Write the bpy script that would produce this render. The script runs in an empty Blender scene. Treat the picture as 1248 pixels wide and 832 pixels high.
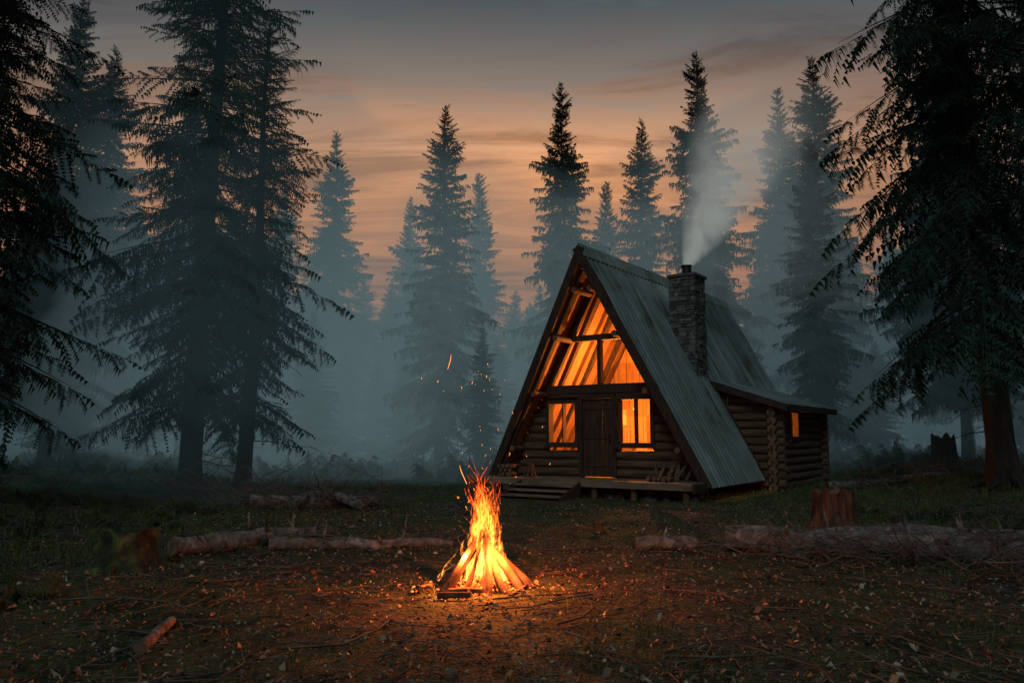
import bpy, math, random
import numpy as np
from mathutils import Vector, Matrix, noise
random.seed(7); R=np.random.RandomState(11)
S=bpy.context.scene
S.view_settings.view_transform='Standard'; S.view_settings.look='None'; S.view_settings.exposure=0
COL=S.collection
# ---------------------------------------------------------------- helpers
def link(o,parent=None):
    COL.objects.link(o)
    if parent: o.parent=parent
    return o
def empty(name,loc=(0,0,0),rz=0):
    e=bpy.data.objects.new(name,None); e.empty_display_size=.3
    e.location=loc; e.rotation_euler=(0,0,rz); COL.objects.link(e); return e
class Geo:
    def __init__(s): s.v=[];s.f=[];s.m=[];s.sm=[]
    def add(s,vs,fs,mi=0,smooth=False):
        b=len(s.v); s.v+= [tuple(p) for p in vs]
        for f in fs: s.f.append([b+i for i in f]); s.m.append(mi); s.sm.append(smooth)
    def box(s,x0,x1,y0,y1,z0,z1,mi=0):
        vs=[(x,y,z) for z in (z0,z1) for y in (y0,y1) for x in (x0,x1)]
        s.add(vs,[(0,2,3,1),(4,5,7,6),(0,1,5,4),(2,6,7,3),(0,4,6,2),(1,3,7,5)],mi)
    def hexa(s,vs,mi=0):
        s.add(vs,[(0,2,3,1),(4,5,7,6),(0,1,5,4),(2,6,7,3),(0,4,6,2),(1,3,7,5)],mi)
    def prism(s,poly,y0,y1,mi=0):
        n=len(poly); vs=[(p[0],y0,p[1]) for p in poly]+[(p[0],y1,p[1]) for p in poly]
        fs=[tuple(range(n)),tuple(range(2*n-1,n-1,-1))]+[(i,i+n,(i+1)%n+n,(i+1)%n) for i in range(n)]
        s.add(vs,fs,mi)
    def tube(s,pts,rad,seg=10,mi=0,cap=None,jit=0.0):
        pts=[Vector(p) for p in pts]; n=len(pts); vs=[]
        up=Vector((0,0,1)); ph=random.random()*6
        for i,p in enumerate(pts):
            d=(pts[min(i+1,n-1)]-pts[max(i-1,0)]).normalized()
            ref=up if abs(d.z)<.9 else Vector((1,0,0))
            a=d.cross(ref).normalized(); b=d.cross(a)
            for k in range(seg):
                t=2*math.pi*k/seg+ph
                rr=rad[i]*(1+jit*noise.noise(Vector((math.cos(t)*1.5+ph*7,math.sin(t)*1.5,i*.6))))
                vs.append(p+a*math.cos(t)*rr+b*math.sin(t)*rr)
        fs=[(i*seg+k,i*seg+(k+1)%seg,(i+1)*seg+(k+1)%seg,(i+1)*seg+k) for i in range(n-1) for k in range(seg)]
        s.add(vs,fs,mi,True)
        c=mi if cap is None else cap
        s.add(vs[:seg][::-1],[tuple(range(seg))],c); s.add(vs[-seg:],[tuple(range(seg))],c)
    def build(s,name,mats,parent=None):
        me=bpy.data.meshes.new(name); me.from_pydata(s.v,[],s.f)
        for m in mats: me.materials.append(m)
        me.polygons.foreach_set('material_index',s.m); me.polygons.foreach_set('use_smooth',s.sm)
        me.update(); return link(bpy.data.objects.new(name,me),parent)
def tri_mesh(name,T,mats,mi=None):
    T=np.asarray(T,dtype=np.float32); n=len(T); me=bpy.data.meshes.new(name)
    me.vertices.add(n*3); me.loops.add(n*3); me.polygons.add(n)
    me.vertices.foreach_set('co',T.reshape(-1)); me.loops.foreach_set('vertex_index',np.arange(n*3,dtype=np.int32))
    me.polygons.foreach_set('loop_start',np.arange(0,n*3,3,dtype=np.int32))
    me.polygons.foreach_set('loop_total',np.full(n,3,dtype=np.int32))
    for m in mats: me.materials.append(m)
    if mi is not None: me.polygons.foreach_set('material_index',np.asarray(mi,dtype=np.int32))
    me.update(); me.validate(); return me
def N(nt,t,**k):
    n=nt.nodes.new(t)
    for a,b in k.items(): setattr(n,a,b)
    return n
def math_n(nt,op,a,b=None,clamp=False):
    n=N(nt,'ShaderNodeMath',operation=op); n.use_clamp=clamp
    for i,x in enumerate((a,b)):
        if x is None: continue
        if isinstance(x,(int,float)): n.inputs[i].default_value=x
        else: nt.links.new(x,n.inputs[i])
    return n.outputs[0]
def ramp(nt,fac,stops):
    r=N(nt,'ShaderNodeValToRGB'); e=r.color_ramp.elements
    while len(e)<len(stops): e.new(.5)
    for i,(p,c) in enumerate(stops): e[i].position=p; e[i].color=(*c,1)
    nt.links.new(fac,r.inputs[0]); return r.outputs[0]
def nolight(m):
    try: m.cycles.emission_sampling='NONE'
    except Exception: pass
    return m
def mat(name,stops,scale=4,stretch=(1,1,1),rough=.85,bump=.4,bscale=None,metal=0,detail=5,dist=.01,spec=.3,distort=0):
    m=bpy.data.materials.new(name); m.use_nodes=True; nt=m.node_tree; L=nt.links
    p=nt.nodes['Principled BSDF']; tc=N(nt,'ShaderNodeTexCoord'); mp=N(nt,'ShaderNodeMapping')
    mp.inputs['Scale'].default_value=stretch; L.new(tc.outputs['Object'],mp.inputs[0])
    n1=N(nt,'ShaderNodeTexNoise'); n1.inputs['Scale'].default_value=scale; n1.inputs['Detail'].default_value=detail; n1.inputs['Distortion'].default_value=distort
    L.new(mp.outputs[0],n1.inputs[0]); L.new(ramp(nt,n1.outputs[0],stops),p.inputs['Base Color'])
    if bump>0:
        n2=N(nt,'ShaderNodeTexNoise'); n2.inputs['Scale'].default_value=bscale or scale*4; n2.inputs['Detail'].default_value=4
        L.new(mp.outputs[0],n2.inputs[0]); b=N(nt,'ShaderNodeBump'); b.inputs['Strength'].default_value=bump; b.inputs['Distance'].default_value=dist
        L.new(n2.outputs[0],b.inputs['Height']); L.new(b.outputs[0],p.inputs['Normal'])
    p.inputs['Roughness'].default_value=rough; p.inputs['Metallic'].default_value=metal; p.inputs['Specular IOR Level'].default_value=spec
    return m
def emis(name,col,st):
    m=bpy.data.materials.new(name); m.use_nodes=True; nt=m.node_tree; nt.nodes.clear()
    e=N(nt,'ShaderNodeEmission'); e.inputs[0].default_value=(*col,1); e.inputs[1].default_value=st
    o=N(nt,'ShaderNodeOutputMaterial'); nt.links.new(e.outputs[0],o.inputs[0]); return nolight(m)
def sstep(a,b,x):
    t=min(1,max(0,(x-a)/(b-a))); return t*t*(3-2*t)
FX,FY=-.3,8.65
def H(x,y):
    h=.5*sstep(8.5,15,x)+.35*sstep(-7,-14,x)+.35*sstep(38,70,y)
    far=1+3*sstep(5,12,abs(x-1))
    h+=.035*far*noise.noise(Vector((x*.35,y*.35,0)))+.03*noise.noise(Vector((x*1.3,y*1.3,3)))
    h+=.016*noise.noise(Vector((x*4,y*4,9)))
    return h
# ---------------------------------------------------------------- materials
M_need=mat('spruce_needles',[(.3,(.012,.027,.022)),(.6,(.030,.058,.038)),(.8,(.055,.09,.042))],scale=1.1,rough=.8,bump=0,spec=.1,detail=2)
M_bark=mat('spruce_bark',[(.3,(.014,.011,.009)),(.6,(.045,.034,.027)),(.8,(.085,.068,.055))],scale=5,stretch=(1,1,.25),bump=1,bscale=14,dist=.04)
M_log=mat('log_wood',[(.25,(.036,.021,.014)),(.5,(.10,.060,.036)),(.75,(.18,.115,.07))],scale=3,stretch=(.4,2,4),bump=.8,bscale=10,dist=.025)
M_end=mat('end_grain',[(.3,(.10,.058,.033)),(.7,(.22,.13,.075))],scale=9,bump=.3)
M_dark=mat('dark_wood',[(.3,(.025,.015,.011)),(.7,(.075,.045,.030))],scale=4,stretch=(4,4,.6),bump=.4)
M_door=mat('door_wood',[(.3,(.03,.016,.011)),(.7,(.095,.05,.03))],scale=5,stretch=(5,1,.5),bump=.5)
M_warm=mat('interior_planks',[(.3,(.34,.18,.075)),(.7,(.58,.33,.15))],scale=3,stretch=(6,.6,.6),bump=.3)
M_soff=mat('roof_boards',[(.3,(.17,.085,.04)),(.7,(.38,.20,.095))],scale=3,stretch=(.6,6,.6),bump=.4)
M_deck=mat('deck_boards',[(.3,(.10,.07,.05)),(.7,(.27,.20,.14))],scale=3,stretch=(.5,6,2),bump=.4)
M_fallen=mat('fallen_log_bark',[(.28,(.035,.028,.023)),(.45,(.12,.10,.085)),(.6,(.21,.18,.155)),(.75,(.36,.32,.28))],scale=5,bump=1,bscale=14,dist=.04,distort=1.2)
M_moss=mat('mossy_bark',[(.33,(.022,.017,.012)),(.5,(.045,.046,.019)),(.68,(.11,.14,.035))],scale=6,bump=1,bscale=18,dist=.04)
M_stump=mat('stump_heartwood',[(.3,(.03,.015,.010)),(.5,(.10,.042,.024)),(.75,(.26,.11,.052))],scale=4,stretch=(3,3,.5),bump=1,bscale=10,dist=.04)
M_char=mat('charred_wood',[(.3,(.02,.013,.01)),(.5,(.14,.075,.042)),(.7,(.32,.21,.13))],scale=4,stretch=(1,1,.6),bump=.8,bscale=14,dist=.01)
M_twig=mat('twig_bark',[(.3,(.045,.034,.027)),(.7,(.17,.13,.10))],scale=3,bump=0,detail=2)
M_inst=mat('furniture_wood',[(.3,(.14,.06,.025)),(.7,(.25,.12,.05))],scale=4,bump=.2)
def roof_mat():
    m=bpy.data.materials.new('corrugated_metal'); m.use_nodes=True; nt=m.node_tree; L=nt.links; p=nt.nodes['Principled BSDF']
    tc=N(nt,'ShaderNodeTexCoord')
    mp=N(nt,'ShaderNodeMapping'); mp.inputs['Scale'].default_value=(.25,3,.25); L.new(tc.outputs['Object'],mp.inputs[0])
    a=N(nt,'ShaderNodeTexNoise'); a.inputs['Scale'].default_value=1.6; a.inputs['Detail'].default_value=6; L.new(mp.outputs[0],a.inputs[0])
    b=N(nt,'ShaderNodeTexNoise'); b.inputs['Scale'].default_value=1.1; b.inputs['Detail'].default_value=8; b.inputs['Roughness'].default_value=.7; L.new(tc.outputs['Object'],b.inputs[0])
    f=math_n(nt,'MULTIPLY',math_n(nt,'ADD',a.outputs[0],b.outputs[0]),.5)
    L.new(ramp(nt,f,[(.36,(.08,.068,.052)),(.44,(.16,.185,.175)),(.55,(.26,.31,.295)),(.7,(.37,.43,.41))]),p.inputs['Base Color'])
    L.new(ramp(nt,b.outputs[0],[(.3,(.55,)*3),(.7,(.36,)*3)]),p.inputs['Roughness'])
    p.inputs['Metallic'].default_value=.4; return m
M_roof=roof_mat()
def stone_mat():
    m=bpy.data.materials.new('chimney_stone'); m.use_nodes=True; nt=m.node_tree; L=nt.links; p=nt.nodes['Principled BSDF']
    g=N(nt,'ShaderNodeNewGeometry'); n=N(nt,'ShaderNodeTexNoise'); n.inputs['Scale'].default_value=14; n.inputs['Detail'].default_value=6
    tc=N(nt,'ShaderNodeTexCoord'); L.new(tc.outputs['Object'],n.inputs[0])
    f=math_n(nt,'ADD',math_n(nt,'MULTIPLY',g.outputs['Random Per Island'],.6),math_n(nt,'MULTIPLY',n.outputs[0],.4))
    L.new(ramp(nt,f,[(.1,(.04,.036,.034)),(.5,(.10,.092,.088)),(.9,(.2,.185,.175))]),p.inputs['Base Color'])
    b=N(nt,'ShaderNodeBump'); b.inputs['Strength'].default_value=.7; b.inputs['Distance'].default_value=.02; L.new(n.outputs[0],b.inputs['Height']); L.new(b.outputs[0],p.inputs['Normal'])
    p.inputs['Roughness'].default_value=.9; return m
M_stone=stone_mat()
def glass():
    m=bpy.data.materials.new('window_glass'); m.use_nodes=True; nt=m.node_tree; nt.nodes.clear()
    t=N(nt,'ShaderNodeBsdfTransparent'); g=N(nt,'ShaderNodeBsdfGlossy'); g.inputs['Roughness'].default_value=.03
    t.inputs[0].default_value=(1,.93,.8,1)
    x=N(nt,'ShaderNodeMixShader'); x.inputs[0].default_value=.05; o=N(nt,'ShaderNodeOutputMaterial')
    nt.links.new(t.outputs[0],x.inputs[1]); nt.links.new(g.outputs[0],x.inputs[2]); nt.links.new(x.outputs[0],o.inputs[0]); return m
M_glass=glass()
# ---------------------------------------------------------------- world
w=bpy.data.worlds.new('World'); S.world=w; w.use_nodes=True; nt=w.node_tree; nt.nodes.clear(); L=nt.links
tc=N(nt,'ShaderNodeTexCoord'); sp=N(nt,'ShaderNodeSeparateXYZ'); L.new(tc.outputs['Generated'],sp.inputs[0])
sky=N(nt,'ShaderNodeTexSky'); sky.sky_type='NISHITA'; sky.sun_disc=False; sky.sun_elevation=math.radians(1.0); sky.sun_rotation=math.radians(-8)
z=sp.outputs[2]
den=math_n(nt,'ADD',math_n(nt,'MAXIMUM',z,0),.10)
cx=math_n(nt,'DIVIDE',sp.outputs[0],den); cy=math_n(nt,'DIVIDE',sp.outputs[1],den)
cb=N(nt,'ShaderNodeCombineXYZ'); L.new(cx,cb.inputs[0]); L.new(cy,cb.inputs[1])
mp=N(nt,'ShaderNodeMapping'); mp.inputs['Scale'].default_value=(.75,3.2,1); mp.inputs['Rotation'].default_value=(0,0,math.radians(17)); L.new(cb.outputs[0],mp.inputs[0])
cn=N(nt,'ShaderNodeTexNoise'); cn.inputs['Scale'].default_value=1.35; cn.inputs['Detail'].default_value=7; cn.inputs['Roughness'].default_value=.64; cn.inputs['Distortion'].default_value=.9; L.new(mp.outputs[0],cn.inputs[0])
zc=math_n(nt,'ADD',z,math_n(nt,'MULTIPLY',math_n(nt,'SUBTRACT',cn.outputs[0],.5),.22))
g_w=ramp(nt,zc,[(0,(.85,.22,.05)),(.20,(1.0,.34,.085)),(.28,(1.0,.40,.13)),(.35,(.72,.37,.19)),(.42,(.25,.20,.165)),(.50,(.078,.095,.108)),(1,(.042,.064,.084))])
g_c=ramp(nt,zc,[(0,(.07,.085,.095)),(.3,(.10,.108,.115)),(.5,(.052,.070,.084)),(1,(.042,.064,.084))])
az=N(nt,'ShaderNodeVectorMath',operation='DOT_PRODUCT'); az.inputs[1].default_value=(-.03,.995,0); L.new(tc.outputs['Generated'],az.inputs[0])
af=N(nt,'ShaderNodeMapRange'); af.inputs['From Min'].default_value=.72; af.inputs['From Max'].default_value=.93; L.new(az.outputs['Value'],af.inputs[0])
mx=N(nt,'ShaderNodeMix',data_type='RGBA'); L.new(af.outputs[0],mx.inputs[0]); L.new(g_c,mx.inputs[6]); L.new(g_w,mx.inputs[7])
cl=ramp(nt,cn.outputs[0],[(.36,(.50,.52,.58)),(.46,(.86,.84,.86)),(.53,(1.05,1.0,.96)),(.64,(1.4,1.28,1.15))])
ml=N(nt,'ShaderNodeMix',data_type='RGBA',blend_type='MULTIPLY'); ml.inputs[0].default_value=1; L.new(mx.outputs[2],ml.inputs[6]); L.new(cl,ml.inputs[7])
b1=N(nt,'ShaderNodeBackground'); L.new(ml.outputs[2],b1.inputs[0]); b1.inputs[1].default_value=1.0
b2=N(nt,'ShaderNodeBackground'); L.new(sky.outputs[0],b2.inputs[0]); b2.inputs[1].default_value=.012
ad=N(nt,'ShaderNodeAddShader'); L.new(b1.outputs[0],ad.inputs[0]); L.new(b2.outputs[0],ad.inputs[1])
ow=N(nt,'ShaderNodeOutputWorld'); L.new(ad.outputs[0],ow.inputs[0])
sl=bpy.data.lights.new('fill_sun','SUN'); sl.energy=.46; sl.angle=math.radians(14); sl.color=(.72,.94,1)  # added cool fill from behind the camera, raking the roof ribs; no direct sun
so=bpy.data.objects.new('fill_sun',sl); COL.objects.link(so)
so.rotation_euler=Vector((.22,.80,-.62)).to_track_quat('-Z','Y').to_euler()
cd=bpy.data.cameras.new('camera'); cam=bpy.data.objects.new('camera',cd); COL.objects.link(cam); S.camera=cam
cd.lens=27.98; cd.sensor_width=36; cd.clip_end=2000; cam.location=(0,0,1.6); cam.rotation_euler=(math.radians(96.7),0,0)
# ---------------------------------------------------------------- ground
def axis(lo,f0,f1,hi,fine,grow):
    a=list(np.arange(f0,f1,fine)); s=fine; x=f0; l=[]
    while x>lo: s*=grow; x-=s; l.append(x)
    s=fine; x=a[-1]; r=[]
    while x<hi: s*=grow; x+=s; r.append(x)
    return l[::-1]+a+r
xs=axis(-400,-8,9,400,.09,1.09); ys=axis(-60,4.8,15,600,.09,1.06)
vs=[]
for y in ys:
    for x in xs: vs.append((x,y,H(x,y) if y<150 and abs(x)<150 else .5))
nx=len(xs); fs=[(j*nx+i,j*nx+i+1,(j+1)*nx+i+1,(j+1)*nx+i) for j in range(len(ys)-1) for i in range(nx-1)]
gm=bpy.data.materials.new('forest_floor'); gm.use_nodes=True; nt=gm.node_tree; L=nt.links; p=nt.nodes['Principled BSDF']
tc=N(nt,'ShaderNodeTexCoord')
def nz(s,d=8,r=.6,dist=0):
    n=N(nt,'ShaderNodeTexNoise'); n.inputs['Scale'].default_value=s; n.inputs['Detail'].default_value=d; n.inputs['Roughness'].default_value=r; n.inputs['Distortion'].default_value=dist
    L.new(tc.outputs['Object'],n.inputs[0]); return n.outputs[0]
fine=nz(16,5,.78); big=nz(.45,3,.6); med=nz(3,4,.65,.5); pat=nz(1.3,5,.7,.8)
soil=ramp(nt,fine,[(.3,(.016,.012,.010)),(.47,(.06,.045,.034)),(.58,(.15,.11,.08)),(.70,(.30,.23,.165))])
grs=ramp(nt,fine,[(.3,(.016,.023,.010)),(.5,(.055,.074,.027)),(.7,(.12,.145,.045))])
gf=N(nt,'ShaderNodeMapRange'); gf.inputs['From Min'].default_value=.45; gf.inputs['From Max'].default_value=.56
L.new(math_n(nt,'ADD',math_n(nt,'MULTIPLY',big,.65),math_n(nt,'MULTIPLY',med,.4)),gf.inputs[0])
mx=N(nt,'ShaderNodeMix',data_type='RGBA'); L.new(gf.outputs[0],mx.inputs[0]); L.new(soil,mx.inputs[6]); L.new(grs,mx.inputs[7])
dk=N(nt,'ShaderNodeMix',data_type='RGBA',blend_type='MULTIPLY'); dk.inputs[0].default_value=1; L.new(mx.outputs[2],dk.inputs[6]); L.new(ramp(nt,pat,[(.38,(.42,.40,.38)),(.52,(1,1,1)),(.65,(1.25,1.2,1.1))]),dk.inputs[7])
L.new(dk.outputs[2],p.inputs['Base Color']); bp=N(nt,'ShaderNodeBump'); bp.inputs['Strength'].default_value=1; bp.inputs['Distance'].default_value=.06
L.new(nz(19,3,.75),bp.inputs['Height']); L.new(bp.outputs[0],p.inputs['Normal']); p.inputs['Roughness'].default_value=.9; p.inputs['Specular IOR Level'].default_value=.25
me=bpy.data.meshes.new('ground'); me.from_pydata(vs,[],fs); me.materials.append(gm); me.polygons.foreach_set('use_smooth',[True]*len(fs)); link(bpy.data.objects.new('ground',me))
# ---------------------------------------------------------------- litter
T=[];MI=[]
n=34000; X=R.uniform(-7.5,8.5,n); Y=4.9+14*R.rand(n)**1.6
for i in range(n):
    x,y=X[i],Y[i]
    s=random.uniform(.007,.024) if random.random()<.85 else random.uniform(.022,.042); a=random.random()*6.28; zz=H(x,y)+.006+random.random()*.018
    ca,sa=math.cos(a)*s,math.sin(a)*s; k=random.uniform(.25,.65); tz=[random.uniform(-.3,1.2)*s for _ in range(3)]
    p0=(x-ca,y-sa,zz); p2=(x+ca,y+sa,zz+tz[0]+.003); p1=(x-sa*k,y+ca*k,zz+tz[1]+.003); p3=(x+sa*k,y-ca*k,zz+tz[2]+.003)
    T+= [(p0,p1,p2),(p0,p2,p3)]; q=random.choice((0,0,0,0,1,1,2,2,3,4)) ; MI+=[q,q]
lm=[mat('leaf_%s'%k,[(.3,c),(.7,tuple(v*1.5 for v in c))],scale=6,bump=0,rough=.65,detail=1,spec=.5) for k,c in (('brown',(.12,.07,.04)),('dark',(.045,.03,.022)),('tan',(.25,.175,.11)),('rust',(.34,.12,.04)),('pale',(.32,.26,.18)))]
link(bpy.data.objects.new('fallen_leaves',tri_mesh('fallen_leaves',T,lm,MI)))
g=Geo(); 
for i in range(5600):
    x=random.uniform(-7.5,8.5); y=4.9+14*random.random()**1.6; l=random.uniform(.05,.3) if random.random()<.95 else random.uniform(.4,1.3)
    a=random.random()*6.28; r=random.uniform(.002,.006)*(1+l); b=random.uniform(-.5,.5); pts=[]
    for k in range(4):
        t=k/3-.5; xx=x+math.cos(a)*l*t-math.sin(a)*b*l*t*t*2; yy=y+math.sin(a)*l*t+math.cos(a)*b*l*t*t*2
        pts.append((xx,yy,H(xx,yy)+r+.012+random.random()*.012*(1+l*2)))
    g.tube(pts,[r,r*.9,r*.75,r*.4],4,0)
    if l>.4:
        for q in (1,2):
            c=a+random.choice((-.9,.9)); m=l*.35; xx,yy=pts[q][0]+math.cos(c)*m,pts[q][1]+math.sin(c)*m; g.tube([pts[q],(xx,yy,H(xx,yy)+.02)],[r*.6,r*.2],4,0)
g.build('twig_litter',[M_twig])
T=[]
def gmask(x,y): 
    v=noise.noise(Vector((x*.5,y*.5,5)))*.6+noise.noise(Vector((x*1.7,y*1.7,1)))*.4
    return v+.35*sstep(3,7,abs(x-.5))+.18*sstep(9,14,y)-.55*(1-sstep(1.2,3.2,math.hypot(x-FX,y-FY)))
cnt=0
while cnt<13500:
    x=random.uniform(-13,15); y=5+24*random.random()**1.35
    if gmask(x,y)<random.uniform(-.03,.40): continue
    cnt+=1; z0=H(x,y); hh=random.uniform(.03,.085)*(1+1.0*sstep(4,9,abs(x-.5)))
    for b in range(8):
        a=random.random()*6.28; bx=x+random.gauss(0,.05); by=y+random.gauss(0,.05); hgt=hh*random.uniform(.6,1.3); wd=random.uniform(.002,.0045)*(1+y*.06); ln=random.uniform(.2,1.0)*hgt
        dx,dy=math.cos(a),math.sin(a)
        m1=(bx+dx*ln*.3,by+dy*ln*.3,z0+hgt*.65); 
        A=(bx-dy*wd,by+dx*wd,z0-.01);B=(bx+dy*wd,by-dx*wd,z0-.01);C=(m1[0]-dy*wd*.7,m1[1]+dx*wd*.7,m1[2]);D=(m1[0]+dy*wd*.7,m1[1]-dx*wd*.7,m1[2]);E=(bx+dx*ln,by+dy*ln,z0+hgt)
        T+=[(A,B,D),(A,D,C),(C,D,E)]
M_grass=mat('grass_blades',[(.3,(.04,.058,.02)),(.6,(.09,.12,.038)),(.8,(.17,.165,.065))],scale=1.5,bump=0,rough=.7,detail=2)
link(bpy.data.objects.new('grass',tri_mesh('grass',T,[M_grass])))
# ---------------------------------------------------------------- conifer kit
def spray(seed,ntw,nseg,nl,hang,thin=1.15):
    r=np.random.RandomState(seed); T=[]
    def ax(s): return np.array([s,.03*math.sin(s*5+seed),-.10*s*s+.10*max(0,s-.6)**1.5])
    w=.006
    for k in range(6):
        a=ax(k/6.);b=ax((k+1)/6.); ww=w*(1-k/7.)
        T.append([a+[0,ww,0],a-[0,ww,0],b]); T.append([a+[0,0,ww],a-[0,0,ww],b])
    def twig(p,d,Lt,ns,nlen):
        d=d/np.linalg.norm(d); side=np.cross(d,[0,0,1.]); side/=np.linalg.norm(side)+1e-6; up=np.cross(side,d)
        for j in range(ns):
            f=(j+.5)/ns; q=p+d*Lt*f+np.array([0,0,-.16*Lt*f*f]); st=Lt/ns*thin
            e=q+d*st
            for sg in (1,-1):
                o=side*sg*nlen*r.uniform(.7,1.3)+up*nlen*r.uniform(-.7,.25)+d*nlen*.8
                T.append([q,e,q+o*(1.1-.35*f)])
            if r.rand()<hang: T.append([q,e,q+np.array([0,0,-nlen*r.uniform(.9,2.6)])+d*nlen*.4])
    for i in range(ntw):
        s=(i+.6)/ntw
        for sg in (1,-1):
            if s<.3 and r.rand()<.4: continue
            if r.rand()<.1: continue
            ss=s+r.uniform(-.02,.02); Lt=.42*(1.02-ss)**.7*min(1,.4+ss*2)*r.uniform(.5,1.25)
            an=math.radians(r.uniform(42,68)); d=np.array([math.cos(an),sg*math.sin(an),r.uniform(-.6,.0)])
            twig(ax(ss),d,Lt,nseg,nl)
    twig(ax(.88),np.array([1,0,-.05]),.17,max(3,nseg//2),nl)
    return np.array(T,dtype=np.float32)
LO=[spray(i,12,5,.060,.8) for i in range(5)]
HI=[spray(20+i,19,10,.024,.75,.85) for i in range(6)]
def tube_t(pts,rad,seg):
    pts=[np.array(p,float) for p in pts]; rings=[]
    for i,p in enumerate(pts):
        d=pts[min(i+1,len(pts)-1)]-pts[max(i-1,0)]; d/=np.linalg.norm(d); ref=np.array([0,0,1.]) if abs(d[2])<.9 else np.array([1.,0,0])
        a=np.cross(d,ref); a/=np.linalg.norm(a); b=np.cross(d,a)
        rings.append([p+(a*math.cos(2*math.pi*k/seg)+b*math.sin(2*math.pi*k/seg))*rad[i] for k in range(seg)])
    T=[]
    for i in range(len(pts)-1):
        for k in range(seg):
            A,B,C,D=rings[i][k],rings[i][(k+1)%seg],rings[i+1][(k+1)%seg],rings[i+1][k]; T+=[(A,B,C),(A,C,D)]
    return T
def crown(seed,Ht,Lmax,zb,dz,nb,SP,lean=(0,0),gap=.08,limb=False,power=.8,droop=-16):
    r=np.random.RandomState(seed); out=[]; limbs=[]; z=zb; ga=0
    while z<Ht-.15:
        t=(z-zb)/(Ht-zb); base=Lmax*((1-t)**power)*(.72+.28*min(1,t*5)) +.10
        wob=1+.16*math.sin(z*1.7+seed)+.1*math.sin(z*4.1+seed*2)
        for b in range(nb):
            ga+=2.399+r.uniform(-.4,.4)
            if r.rand()<gap*(1+1.6*max(0,1-t*4)): continue
            Lb=base*wob*r.uniform(.45,1.15)
            if r.rand()<.07: Lb*=1.22
            pitch=math.radians(droop+(60-droop*.5)*t**1.8+r.uniform(-9,9)); roll=r.uniform(-.4,.4)
            A=SP[r.randint(len(SP))]*np.array([Lb,Lb*r.uniform(.7,1.0),Lb*r.uniform(.8,1.6)])
            cr,sr=math.cos(roll),math.sin(roll); Rx=np.array([[1,0,0],[0,cr,-sr],[0,sr,cr]])
            cp,s_=math.cos(pitch),math.sin(pitch); Ry=np.array([[cp,0,-s_],[0,1,0],[s_,0,cp]])
            cy,sy=math.cos(ga),math.sin(ga); Rz=np.array([[cy,-sy,0],[sy,cy,0],[0,0,1]])
            Mx=(Rz@Ry@Rx).T; zz=z+r.uniform(-.5,.5)*dz; o=np.array([lean[0]*zz/Ht,lean[1]*zz/Ht,zz])
            out.append(A.reshape(-1,3)@Mx+o)
            if limb:
                pts=[(np.array([s*Lb,0,-.10*s*s*Lb])@Mx+o) for s in (0,.3,.6,.85)]
                limbs+=tube_t(pts,[.016+.007*Lb,.012+.004*Lb,.009+.001*Lb,.004],4)
        z+=dz*(1-.5*t)
    C=np.concatenate(out).reshape(-1,3,3); return C,limbs
def trunk_pts(Ht,lean,r0,seed,n=12):
    pts=[];rad=[]
    for i in range(n+1):
        t=i/n; zz=Ht*t-.15*(i==0); pts.append((lean[0]*t+.05*math.sin(t*7+seed),lean[1]*t+.05*math.cos(t*6+seed),zz)); rad.append(r0*(1-t)**.9+.008+(.35*r0 if i==0 else 0))
    return pts,rad
protos=[]
for i,(lm_,pw) in enumerate(((2.7,.68),(3.0,.78),(2.4,.66),(3.2,.82))):
    C,_=crown(100+i,19,lm_,1.8+i*.4,.31,8,LO,power=pw,droop=-22,gap=.12)
    P,r_=trunk_pts(19,(0,0),.19,i); Tt=tube_t(P,r_,8)
    A=np.concatenate([C,np.array(Tt,dtype=np.float32)]); mi=np.zeros(len(A),int); mi[len(C):]=1
    protos.append(tri_mesh('spruce_mesh',A,[M_need,M_bark],mi))
def put_tree(name,x,y,Ht,pi,wid=1,parent=None,rz=None):
    o=bpy.data.objects.new(name,protos[pi]); s=Ht/19; o.scale=(s*wid,s*wid,s); o.location=(x,y,H(x,y)-.05)
    o.rotation_euler=(random.uniform(-.02,.02),random.uniform(-.02,.02),random.random()*6.28); link(o,parent)
for (x,y,h,pi,wd) in [(-20.3,38,20.6,0,1.1),(-10.1,45,19.2,1,1),(-3.07,34,16.2,0,1.05),(-1.85,48,17.7,2,1),(-7.4,55,18.4,3,.9),(-4.9,42,11.5,1,1),
        (2.7,38,19.3,3,.85),(6.37,55,19.3,2,1),(6.94,42,18.9,0,.95),(9.5,38,20.8,3,.95),(15.7,46,21.8,1,1),(15.2,38,20.2,0,1.05),
        (20.5,36,22,1,1),(12.8,33,14,2,1.1),(17,30,19,3,1),(23.5,33,24,0,1.1),(20.5,27,21,1,1),(-14.5,35,16.5,2,1.2),(-17.5,30,19,3,1),(-26,33,23,1,1),(-19.5,26,21,0,1.1),(-12.5,42,15,0,1)]:
    put_tree('spruce_tree',x,y,h,pi,wd)
df=empty('distant_forest')
for i in range(110):
    y=random.uniform(48,88); x=random.uniform(-.78,.78)*y
    side=sstep(.10,.45,abs(x/y-.02)); h=random.uniform(10.5,15.2)*(y/65)*.90+side*6
    put_tree('distant_spruce',x,y,h,random.randrange(4),random.uniform(1.1,1.5),df)
for i in range(30):
    y=random.uniform(31,44); x=random.uniform(-.7,.72)*y
    put_tree('young_spruce',x,y,random.uniform(3,8),random.randrange(4),random.uniform(1.3,1.7),df)
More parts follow.
